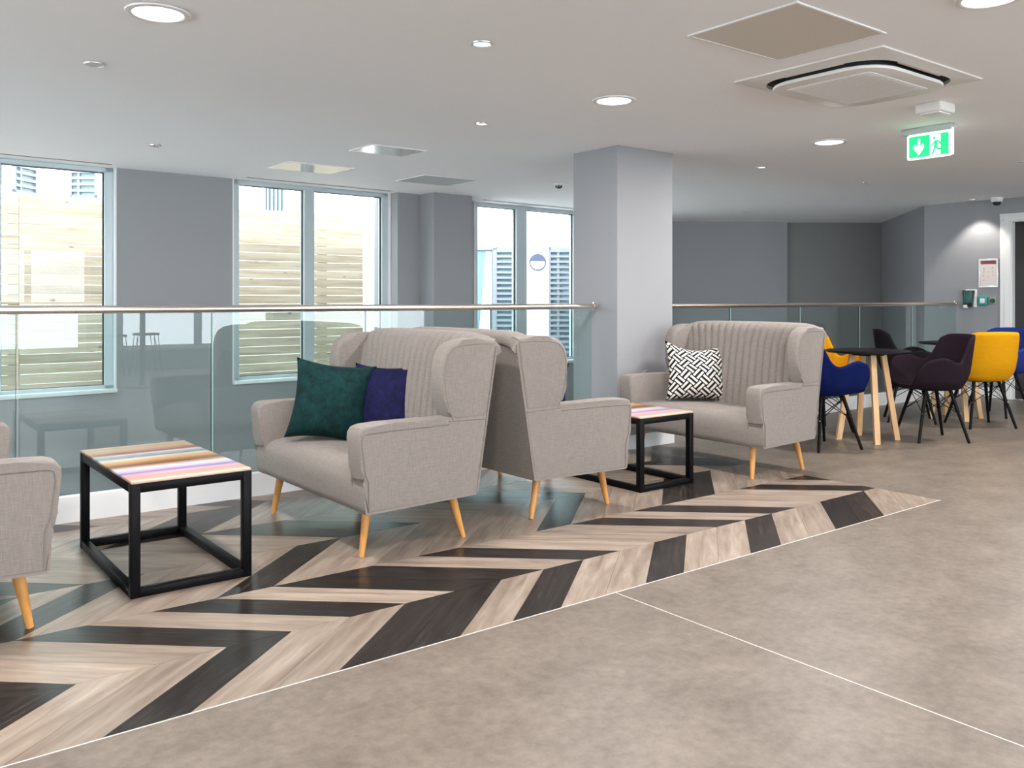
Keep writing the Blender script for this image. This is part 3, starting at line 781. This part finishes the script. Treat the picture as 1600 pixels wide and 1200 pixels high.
# ------------------------------------------------------------------ cushions
def cushion(name, w_, h_, t_, m, loc, lean, yaw, label, roll=0.0, sag=0.0):
    bm = bmesh.new(); uvl = bm.loops.layers.uv.new('uv'); N = 22
    def vert(i, j, side):
        u, v = -1+2*i/N, -1+2*j/N
        px_ = 1-0.12*(1-v*v)*abs(u)**3
        pz_ = 1-0.12*(1-u*u)*abs(v)**3
        x = u*w_/2*px_; z = v*h_/2*pz_ - sag*(1-u*u)*max(0, v)
        th = t_/2*((1-u**4)**0.55)*((1-v**4)**0.55)*(0.55+0.45*(1-u*u)*(1-v*v))*(1-0.15*v)
        th += 0.004*math.sin(5*u+3*v)*(1-u*u)*(1-v*v)
        return (x, side*th, z+h_/2)
    grids = []
    for side in (-1, 1):
        g = [[None]*(N+1) for _ in range(N+1)]
        for i in range(N+1):
            for j in range(N+1):
                if side == 1 and (i in (0, N) or j in (0, N)): g[i][j] = grids[0][i][j]
                else: g[i][j] = bm.verts.new(vert(i, j, side))
        grids.append(g)
        for i in range(N):
            for j in range(N):
                f = bm.faces.new((g[i][j], g[i+1][j], g[i+1][j+1], g[i][j+1]))
                for lp, (a, b) in zip(f.loops, ((i, j), (i+1, j), (i+1, j+1), (i, j+1))): lp[uvl].uv = (a/N, b/N)
    o = finish(name, bm, m, None, smooth=True, ang=180)
    o.location = loc; o.rotation_euler = (math.radians(lean), math.radians(roll), math.radians(yaw))
    tag(o, label, 'cushion')
    return o
cushion('teal_cushion', 0.43, 0.43, 0.17, m_teal, (2.035, 4.255, 0.410), -14, -33, 'square teal velvet cushion leaning on the far sofa arm', 7)
cushion('navy_cushion', 0.42, 0.41, 0.13, m_navyv, (2.262, 4.115, 0.412), -13, -66, 'square navy velvet cushion tucked behind the teal cushion', 0)
cushion('fretwork_cushion', 0.47, 0.45, 0.16, m_fret, (5.0, 4.25, 0.412), -14, -35, 'black and white fretwork patterned cushion leaning in the sofa corner', 2, 0.045)
cushion('navy_cushion', 0.42, 0.40, 0.13, m_navyv, (3.15, 3.88, 0.412), -12, 133, 'navy cushion mostly hidden by the sofa wing, only its corner showing', 0)

# ------------------------------------------------------------------ coffee tables
def make_table():
    root = empty('coffee_table')
    X, Y, H, t = 0.48, 0.90, 0.455, 0.036
    for x in (0, X-t):
        for y in (0, Y-t):
            BOX('leg', x, x+t, y, y+t, 0, H-0.012, m_black, root, 0.0015, seg=1)
    for z0 in (0.0, H-0.012-t):
        nm = 'base_rail' if z0 == 0 else 'top_rail'
        BOX(nm, t, X-t, 0.001, t-0.001, z0+0.001, z0+t-0.001, m_black, root, 0.001, seg=1)
        BOX(nm, t, X-t, Y-t+0.001, Y-0.001, z0+0.001, z0+t-0.001, m_black, root, 0.001, seg=1)
        BOX(nm, 0.001, t-0.001, t, Y-t, z0+0.001, z0+t-0.001, m_black, root, 0.001, seg=1)
        BOX(nm, X-t+0.001, X-0.001, t, Y-t, z0+0.001, z0+t-0.001, m_black, root, 0.001, seg=1)
    BOX('tabletop', 0.002, X-0.002, 0.002, Y-0.002, H-0.012, H, m_stripes, root, 0.002, seg=1)
    return root
tb = make_table(); tb.location = (0.895, 3.572, 0)
tag(tb, 'black framed coffee table with striped painted top, nearest on the left', 'table', 'black framed coffee tables')
tb2 = copy_tree(tb); tb2.location = (3.805, 3.675, 0)
tag(tb2, 'black framed coffee table with striped top before the sofa by the pillar', 'table', 'black framed coffee tables')

# ------------------------------------------------------------------ dining chairs and tables
def shell_mesh():
    """upholstered tub: back at -x, front at +x; arms swell like petals"""
    NP, NT = 120, 26
    def ease(a, b, t):
        t = max(0.0, min(1.0, t)); t = t*t*(3-2*t); return a+(b-a)*t
    def H(f):
        f = abs(f)                              # 0 = back, pi = front (radians)
        d = math.degrees(f)
        if d < 28: return 0.88-0.004*(d/28)**2
        if d < 50: return ease(0.876, 0.845, ((d-28)/22)**1.6)
        if d < 75: return 0.845-0.19*math.sin(PI/2*((d-50)/25))
        if d < 101: return ease(0.655, 0.70, (d-75)/26)
        if d < 113: return 0.70-0.016*((d-101)/12)**2
        if d < 144: return 0.466+0.218*math.cos(PI/2*((d-113)/31))
        return ease(0.466, 0.460, (d-144)/36)
    grid = []
    for i in range(NP):
        f = -PI+2*PI*i/NP
        d = abs(math.degrees(f)); c, s = math.cos(f), math.sin(f)
        # superellipse outline of the bowl
        e = 2.6; rx, ry = 0.212, 0.217
        r = (abs(c/rx)**e+abs(s/ry)**e)**(-1/e)
        h = H(f); row = []
        for k in range(NT+1):
            t = k/NT
            if t < 0.45:                        # seat pan
                q = t/0.45; rr = r*q*0.92; z = 0.452-0.018*math.cos(q*PI/2)
            else:
                q = (t-0.45)/0.55
                rise = q**1.25
                z = 0.452+(h-0.452)*rise
                out = 0.035*min(1, q*3)+0.02*q
                if d < 66: out += 0.05*q*math.cos(math.radians(d)*1.15)
                else: out += q*(0.0235+0.05*math.sin(math.radians(min(90, (d-66)*2))))*(1 if d < 132 else max(0.2, 1-(d-132)/25))
                rr = r*0.92+out
            row.append((-c*rr, s*rr, z))
        grid.append(row)
    return grid, NP, NT
def make_chair(m, label):
    root = empty('tub_chair')
    grid, NP, NT = shell_mesh()
    bm = bmesh.new()
    ce = bm.verts.new((0, 0, 0.434)); R = []
    for row in grid: R.append([ce]+[bm.verts.new(p) for p in row[1:]])
    for i in range(NP):
        A, B = R[i], R[(i+1) % NP]
        bm.faces.new((ce, A[1], B[1]))
        for k in range(1, NT): bm.faces.new((A[k], A[k+1], B[k+1], B[k]))
    bmesh.ops.recalc_face_normals(bm, faces=bm.faces[:])
    up = sum((f.normal.z for f in bm.faces if abs(f.calc_center_median().x) < 0.1 and abs(f.calc_center_median().y) < 0.1))
    if up < 0: bmesh.ops.reverse_faces(bm, faces=bm.faces[:])
    me = bpy.data.meshes.new('shell')
    o0 = bmesh.ops.solidify(bm, geom=bm.faces[:], thickness=0.026)
    bmesh.ops.smooth_vert(bm, verts=bm.verts[:], factor=0.5, use_axis_x=True, use_axis_y=True, use_axis_z=True)
    finish('shell', bm, m, root, smooth=True, ang=180)
    top = []; foot = []
    for sx in (-1, 1):
        for sy in (-1, 1):
            a, b = Vector((sx*0.10, sy*0.115, 0.425)), Vector((sx*0.205, sy*0.215, 0.0))
            TUBE('leg', [a, b], 0.0155, m_blackwood, root, 10, r_end=0.0115)
            top.append(a); foot.append(b)
    P = lambda i, t: top[i]+(foot[i]-top[i])*t
    for i, j in ((0, 1), (1, 3), (3, 2), (2, 0)):
        b2 = bmesh.new()
        tube(b2, [P(i, 0.08), P(j, 0.45)], 0.0035, 5); tube(b2, [P(j, 0.08), P(i, 0.45)], 0.0035, 5)
        finish('wire_brace', b2, m_black, root, smooth=True)
    for i in range(4):
        b2 = bmesh.new(); q = P(i, 0.45); o_ = Vector((q.x, q.y, 0)).normalized()*0.0165
        tube(b2, [q+o_*0.7, q+o_*1.1], 0.0045, 8); finish('bolt', b2, m_chrome, root)
    BOX('under_frame', -0.11, 0.11, -0.125, 0.125, 0.412, 0.426, m_black, root, 0.004, seg=1)
    return tag(root, label, 'chair', 'upholstered tub chairs at the round tables')
def put(o, x, y, fx, fy):
    o.location = (x, y, 0); o.rotation_euler = (0, 0, math.atan2(fy, fx)); return o
put(make_chair(m_navy, 'navy blue tub chair half hidden behind the sofa by the pillar'), 6.125, 3.955, 0.95, -0.3)
put(make_chair(m_auberg, 'dark aubergine tub chair turned toward the nearer round table'), 7.185, 3.62, -0.80, 0.60)
put(make_chair(m_yellow, 'mustard yellow tub chair seen from behind, in front of the farther round table'), 8.30, 3.73, 0.56, 0.83)
put(make_chair(m_charc, 'black tub chair behind the nearer round table, its back rising like a fin'), 8.12, 4.30, 0.55, -0.83)
put(make_chair(m_yellow, 'mustard yellow tub chair behind the navy chair, mostly hidden'), 6.88, 4.48, -0.38, -0.92)
put(make_chair(m_blue, 'royal blue tub chair peeking over the yellow chair at right edge'), 9.22, 3.97, -1.0, 0.15)
def make_dining(label):
    root = empty('round_table')
    LATHE('tabletop', [(0, 0.722), (0.315, 0.722), (0.33, 0.728), (0.33, 0.738), (0.325, 0.742), (0, 0.742)], m_black, root, 48)
    LATHE('under_plate', [(0, 0.70), (0.13, 0.70), (0.13, 0.722), (0, 0.722)], m_black, root, 24)
    for k in range(4):
        a = PI/4+k*PI/2
        b2 = bmesh.new(); w_ = 0.021
        T = Vector((0.125*math.cos(a), 0.125*math.sin(a), 0.705)); B = Vector((0.235*math.cos(a), 0.235*math.sin(a), 0.0))
        u = Vector((-math.sin(a), math.cos(a), 0)); v = Vector((math.cos(a), math.sin(a), 0))
        vs = []
        for c in (B, T):
            for p, q in ((-1, -1), (1, -1), (1, 1), (-1, 1)): vs.append(b2.verts.new(c+u*w_*p+v*w_*q))
        for f in [(3,2,1,0),(4,5,6,7),(0,1,5,4),(1,2,6,5),(2,3,7,6),(3,0,4,7)]: b2.faces.new([vs[i] for i in f])
        finish('leg', b2, m_oak, root)
    return tag(root, label, 'table', 'round dining tables')
t1 = make_dining('nearer round black dining table with pale oak legs, beside the navy chair'); t1.location = (6.75, 3.93, 0); t1.rotation_euler = (0, 0, 0.05)
t2 = make_dining('farther round black dining table with pale oak legs, behind the mustard chair'); t2.location = (8.66, 4.12, 0); t2.rotation_euler = (0, 0, 0.05)

# ------------------------------------------------------------------ ceiling fittings
def downlight(x, y, label):
    t = empty('ceiling_downlight', (x, y, CEIL))
    LATHE('trim_ring', [(0.102, 0.0), (0.128, -0.002), (0.126, -0.008), (0.108, -0.012), (0.100, -0.008), (0.102, 0.0)], m_white, t, 36)
    LATHE('diffuser', [(0, -0.006), (0.101, -0.006), (0.101, 0.001), (0, 0.001)], m_lens, t, 36)
    return tag(t, label, 'light', 'lit round downlights')
downlight(*LAMPS_SEEN[0], 'large lit round downlight, nearest the upper left corner')
downlight(*LAMPS_SEEN[1], 'large lit round downlight in the ceiling just before the pillar')
downlight(*LAMPS_SEEN[2], 'large lit round downlight in the ceiling left of the exit sign')
downlight(3.56, 1.56, 'round downlight cut off by the top edge at the right')
def spot(x, y, r, label, lit=False):
    t = empty('recessed_spotlight', (x, y, CEIL))
    LATHE('trim_ring', [(r*0.8, 0.0), (r, -0.001), (r*0.98, -0.005), (r*0.82, -0.007), (r*0.78, -0.003), (r*0.8, 0.0)], m_chrome if r < 0.05 else m_silver, t, 24)
    LATHE('lens', [(0, -0.003), (r*0.79, -0.003), (r*0.79, 0.001), (0, 0.001)], m_signlit if lit else m_dull, t, 24)
    return tag(t, label, 'light', 'small recessed spotlights')
m_signlit = mat('lit_spot_lens', (0.9, 0.9, 0.9), 0.4, emit=(1, 0.97, 0.93), estr=1.3)
spot(2.349, 3.273, 0.052, 'small pale recessed spotlight in the ceiling, upper middle of the photo', True)
spot(1.017, 4.743, 0.052, 'small unlit recessed spotlight below the large upper left downlight')
spot(3.414, 4.764, 0.045, 'small bright recessed spotlight above the back to back sofas', True)
spot(1.922, 6.958, 0.045, 'small unlit recessed spotlight near the left grey wall panel')
spot(6.512, 4.804, 0.045, 'small bright recessed spotlight in the ceiling right of the pillar', True)
spot(9.676, 7.385, 0.05, 'small recessed spotlight in front of the far angled wall')
spot(8.209, 4.784, 0.045, 'small recessed spotlight below the exit sign, toward the far wall')
spot(8.03, 3.268, 0.05, 'small recessed spotlight at the right edge of the photo')
spot(10.57, 4.83, 0.045, 'small lit spotlight washing the wall next to the door', True)
def panel(x0, x1, y0, y1, m, label):
    t = empty('ceiling_access_panel', ((x0+x1)/2, (y0+y1)/2, CEIL))
    hx, hy = (x1-x0)/2, (y1-y0)/2
    bm = bmesh.new(); f = 0.012
    for q in ((-hx, hx, -hy, -hy+f), (-hx, hx, hy-f, hy), (-hx, -hx+f, -hy+f, hy-f), (hx-f, hx, -hy+f, hy-f)): box(bm, q[0], q[1], q[2], q[3], -0.007, 0.001)
    finish('frame', bm, m_white, t)
    BOX('hatch', -hx+f+0.002, hx-f-0.002, -hy+f+0.002, hy-f-0.002, -0.005, 0.001, m, t)
    return tag(t, label, 'ceiling panel', 'ceiling access panels')
panel(3.0, 3.665, 2.045, 2.61, m_tanpanel, 'large tan square ceiling panel left of the air conditioner')
panel(3.20, 3.69, 5.89, 6.26, m_glossp, 'shiny ceiling panel reflecting the window, above the middle window')
panel(3.04, 3.67, 7.06, 7.55, m_glossp, 'cream reflective ceiling panel closest to the middle window top')
panel(4.38, 5.0, 7.03, 7.57, m_matp, 'matt grey ceiling panel above the grey wall column')

# cassette air conditioner
ac = empty('air_conditioner', (4.335, 2.585, CEIL)); tag(ac, 'white square cassette air conditioner set in the ceiling', 'air conditioner')
def rsq(hx, hy, r, n=8):
    pts = []
    for cx, cy, a in ((hx-r, hy-r, 0), (-hx+r, hy-r, PI/2), (-hx+r, -hy+r, PI), (hx-r, -hy+r, 3*PI/2)):
        for k in range(n+1): pts.append((cx+r*math.cos(a+PI/2*k/n), cy+r*math.sin(a+PI/2*k/n)))
    return pts
HX, HY = 0.50, 0.43
bm = bmesh.new()
o_, i_ = rsq(HX, HY, 0.012), rsq(0.425, 0.365, 0.19)
vo = [bm.verts.new((p[0], p[1], -0.008)) for p in o_]; vi = [bm.verts.new((p[0], p[1], -0.022)) for p in i_]
vt = [bm.verts.new((p[0], p[1], 0.001)) for p in o_]; vu = [bm.verts.new((p[0], p[1], 0.0)) for p in i_]
n = len(o_)
for k in range(n):
    q = (k+1) % n
    bm.faces.new((vo[k], vo[q], vi[q], vi[k])); bm.faces.new((vt[k], vo[k], vo[q], vt[q])); bm.faces.new((vi[k], vi[q], vu[q], vu[k]))
finish('panel', bm, m_plate, ac, smooth=True, ang=25)
bm = bmesh.new(); prism(bm, rsq(0.426, 0.366, 0.19), -0.004, 0.0, 'z'); finish('outlet_recess', bm, m_darkgap, ac)
bm = bmesh.new(); prism(bm, rsq(0.395, 0.335, 0.17), -0.050, -0.033, 'z', 0.006, 3); finish('centre_cover', bm, m_plate, ac, smooth=True, ang=35)
bm = bmesh.new(); prism(bm, rsq(0.365, 0.305, 0.15), -0.034, -0.003, 'z'); finish('outlet_throat', bm, m_darkgap, ac)
bm = bmesh.new()
o_, i_ = rsq(0.292, 0.242, 0.02, 2), rsq(0.28, 0.23, 0.02, 2)
prism(bm, o_, -0.054, -0.048, 'z'); finish('grille_frame', bm, m_plate, ac)
bm = bmesh.new(); prism(bm, i_, -0.0555, -0.053, 'z'); finish('grille', bm, m_grille, ac)
bm = bmesh.new()
for k in range(40): box(bm, -0.272, 0.272, -0.222+0.0112*k, -0.2175+0.0112*k, -0.0568, -0.055)
g = finish('grille_slat', bm, m_plate, ac); g['kind'] = 'stuff'
for (hx, hy, dx, dy) in ((0.007, 0.17, 0.404, 0), (0.007, 0.17, -0.404, 0), (0.21, 0.007, 0, 0.344), (0.21, 0.007, 0, -0.344)):
    bm = bmesh.new(); box(bm, -hx, hx, -hy, hy, -0.004, 0.004, bev=0.003, seg=2)
    rot = (0, math.radians(-24 if dx > 0 else 24), 0) if dx else (math.radians(24 if dy > 0 else -24), 0, 0)
    finish('louvre', bm, m_plate, ac, smooth=True, loc=(dx, dy, -0.012), rot=rot)
# emergency unit, exit sign
em = BOX('emergency_light', -0.09, 0.09, -0.08, 0.08, -0.06, 0.0, m_plate, None, 0.012, seg=3); em.location = (5.24, 2.615, CEIL)
tag(em, 'small white emergency light box on the ceiling above the exit sign', 'light')
BOX('lens', -0.07, 0.07, -0.06, 0.06, -0.066, -0.058, m_white, em, 0.003)
ex = empty('exit_sign', (5.89, 2.98, CEIL)); tag(ex, 'lit green emergency exit sign with running man and down arrow', 'sign')
BOX('bracket', -0.028, 0.028, -0.16, 0.185, -0.042, 0.0, m_greyplate, ex, 0.006)
BOX('side_arm', -0.012, 0.012, -0.163, -0.145, -0.21, -0.03, m_signw, ex, 0.004)
bm = bmesh.new(); prism(bm, [(p[0], p[1]-0.130) for p in rsq(0.150, 0.086, 0.014, 4)], -0.008, 0.008, 'x'); finish('sign_plate', bm, m_signw, ex)
bm = bmesh.new(); prism(bm, [(p[0], p[1]-0.130) for p in rsq(0.137, 0.073, 0.008, 3)], -0.0092, -0.0078, 'x'); finish('green_panel', bm, m_green, ex)
S = lambda u, v: (0.137-0.274*u, -0.057-0.146*v)      # u left to right, v top to bottom on the face
def face(name, pts, m, x): 
    b2 = bmesh.new(); prism(b2, [S(*p) for p in pts], x, x+0.0012, 'x'); return finish(name, b2, m, ex)
face('arrow', [(0.22, 0.14), (0.29, 0.14), (0.29, 0.52), (0.35, 0.38), (0.385, 0.42), (0.385, 0.58), (0.255, 0.90), (0.125, 0.58), (0.125, 0.42), (0.16, 0.38), (0.22, 0.52)], m_signw, -0.0102)
face('doorway', [(0.535, 0.03), (0.80, 0.03), (0.80, 0.97), (0.535, 0.97)], m_signw, -0.0102)
man = bmesh.new()
def limb(*pts, r=0.018):
    for (a, b) in zip(pts, pts[1:]):
        pa, pb = Vector(S(*a)), Vector(S(*b)); d = (pb-pa).normalized(); nn = Vector((-d.y, d.x))*r*0.2
        prism(man, [tuple(pa+nn-d*0.001), tuple(pa-nn-d*0.001), tuple(pb-nn+d*0.001), tuple(pb+nn+d*0.001)], -0.0114, -0.0100, 'x')
hc = Vector(S(0.645, 0.20)); prism(man, [(hc.x+0.009*math.cos(2*PI*k/12), hc.y+0.009*math.sin(2*PI*k/12)) for k in range(12)], -0.0114, -0.0100, 'x')
limb((0.70, 0.33), (0.675, 0.62), r=0.05)
limb((0.69, 0.33), (0.62, 0.46), (0.555, 0.56), r=0.024); limb((0.71, 0.32), (0.765, 0.36), (0.80, 0.50), r=0.024)
limb((0.675, 0.60), (0.63, 0.78), (0.60, 0.94), r=0.03); limb((0.69, 0.60), (0.75, 0.72), (0.81, 0.72), r=0.03)
finish('running_figure', man, m_green, ex)
# presence sensor, dome camera
pir = LATHE('ceiling_sensor', [(0, 0.0), (0.052, 0.0), (0.054, -0.01), (0.045, -0.02), (0.036, -0.022), (0, -0.022)], m_white, None, 28); pir.location = (5.811, 6.756, CEIL)
LATHE('sensor_lens', [(0.036, -0.021), (0.034, -0.04), (0.02, -0.05), (0, -0.052)], m_lens_dark, pir, 24)
tag(pir, 'small white ceiling sensor with dark eye left of the pillar top', 'sensor')
dm = LATHE('dome_camera', [(0, 0.0), (0.062, 0.0), (0.064, -0.03), (0.055, -0.05), (0.045, -0.052), (0, -0.052)], m_white, None, 28); dm.location = (10.62, 4.58, CEIL)
LATHE('camera_dome', [(0.045, -0.05), (0.043, -0.068), (0.03, -0.088), (0, -0.096)], m_lens_dark, dm, 24)
tag(dm, 'white dome security camera with black eye above the door', 'camera')

# ------------------------------------------------------------------ fittings on the right wall (faces -x; left in the photo is +y)
po = empty('framed_notice', (XR, 4.745, 1.472)); tag(po, 'small framed wall notice with dark red header beside the door', 'notice')
bm = bmesh.new()
for q in ((-0.112, 0.112, 0.150, 0.170), (-0.112, 0.112, -0.170, -0.150), (-0.112, -0.092, -0.15, 0.15), (0.092, 0.112, -0.15, 0.15)): box(bm, -0.016, 0, q[0], q[1], q[2], q[3], bev=0.003, seg=1)
finish('frame', bm, m_silver, po, smooth=True)
BOX('paper', -0.006, 0, -0.095, 0.095, -0.152, 0.152, m_paper, po)
BOX('header', -0.0075, -0.0055, -0.085, 0.085, 0.108, 0.145, m_red, po)
bm = bmesh.new(); random.seed(3)
for r in range(4):
    for c in range(3):
        if r == 3 and c > 0: continue
        cy, cz = 0.055-0.052*c, 0.055-0.045*r
        for q in range(3):
            a, b = random.uniform(-0.014, 0.004), random.uniform(-0.014, 0.004)
            box(bm, -0.0072, -0.0056, cy+a, cy+a+random.choice((0.004, 0.012)), cz+b, cz+b+random.choice((0.004, 0.012)))
finish('icon', bm, m_ink, po)['kind'] = 'stuff'
di = empty('sanitiser_dispenser', (XR, 4.945, 1.17)); tag(di, 'dark hand sanitiser dispenser with white back, at the handrail end', 'dispenser')
BOX('back_plate', -0.03, 0, -0.072, 0.062, -0.105, 0.11, m_white, di, 0.01, seg=3)
bm = bmesh.new(); prism(bm, [(0.068, 0.10), (-0.058, 0.10), (-0.035, -0.10), (0.055, -0.085)], -0.095, -0.028, 'x', 0.008, 3); finish('tank', bm, m_dispf, di, smooth=True)
bm = bmesh.new()
for k in range(5): box(bm, -0.0965, -0.094, -0.05+0.022*k, -0.045+0.022*k, -0.05, 0.09)
finish('rib', bm, m_cgreen, di)
BOX('nozzle', -0.11, -0.07, 0.005, 0.05, -0.115, -0.075, m_white, di, 0.008, seg=3)
cp = BOX('call_point', -0.045, 0, -0.052, 0.052, -0.055, 0.055, m_cgreen, None, 0.014, seg=3); cp.location = (XR, 4.80, 1.145)
tag(cp, 'green square emergency door release under the wall notice', 'switch')
BOX('press_glass', -0.049, -0.043, -0.028, 0.028, -0.028, 0.028, m_curtain, cp, 0.002)
sw = BOX('key_switch', -0.012, 0, -0.043, 0.043, -0.045, 0.045, m_plategrey, None, 0.003); sw.location = (XR, 4.694, 1.145)
tag(sw, 'grey square switch plate with dark green knob next to the door casing', 'switch')
kn = LATHE('knob', [(0, 0.03), (0.02, 0.03), (0.026, 0.02), (0.026, 0.0), (0, 0.0)], m_knob, sw, 20); kn.rotation_euler = (0, -PI/2, 0); kn.location = (-0.012, 0, 0)

# ------------------------------------------------------------------ furniture behind the camera, seen mirrored in the balustrade glass
def stool(x, y, label):
    t = empty('bar_stool', (x, y, 0))
    bm = bmesh.new(); box(bm, -0.17, 0.17, -0.15, 0.15, 0.60, 0.635, bev=0.014, seg=3); finish('seat', bm, m_silhouette, t, smooth=True)
    for sx in (-1, 1):
        for sy in (-1, 1):
            bm = bmesh.new()
            tube(bm, [(sx*0.15, sy*0.11, 0.60), (sx*0.20, sy*0.17, 0.0)], 0.006, 6); tube(bm, [(sx*0.09, sy*0.11, 0.60), (sx*0.20, sy*0.17, 0.0)], 0.006, 6)
            finish('leg', bm, m_silhouette, t)
    return tag(t, label, 'stool', 'bar stools mirrored in the glass')
stool(3.83, -4.35, 'dark hairpin leg bar stool mirrored in the left balustrade glass')
stool(3.25, -3.95, 'dark hairpin leg bar stool partly behind the first, mirrored at the left')
ht = empty('high_table', (3.19, -2.12, 0)); tag(ht, 'high pedestal table mirrored in the left balustrade glass', 'table')
LATHE('table_base', [(0, 0), (0.22, 0), (0.22, 0.012), (0.04, 0.03), (0, 0.03)], m_silhouette, ht, 32)
LATHE('pedestal', [(0.035, 0.012), (0.035, 1.04), (0, 1.04)], m_silhouette, ht, 20)
LATHE('tabletop', [(0, 1.04), (0.34, 1.04), (0.34, 1.065), (0, 1.065)], m_black, ht, 40)
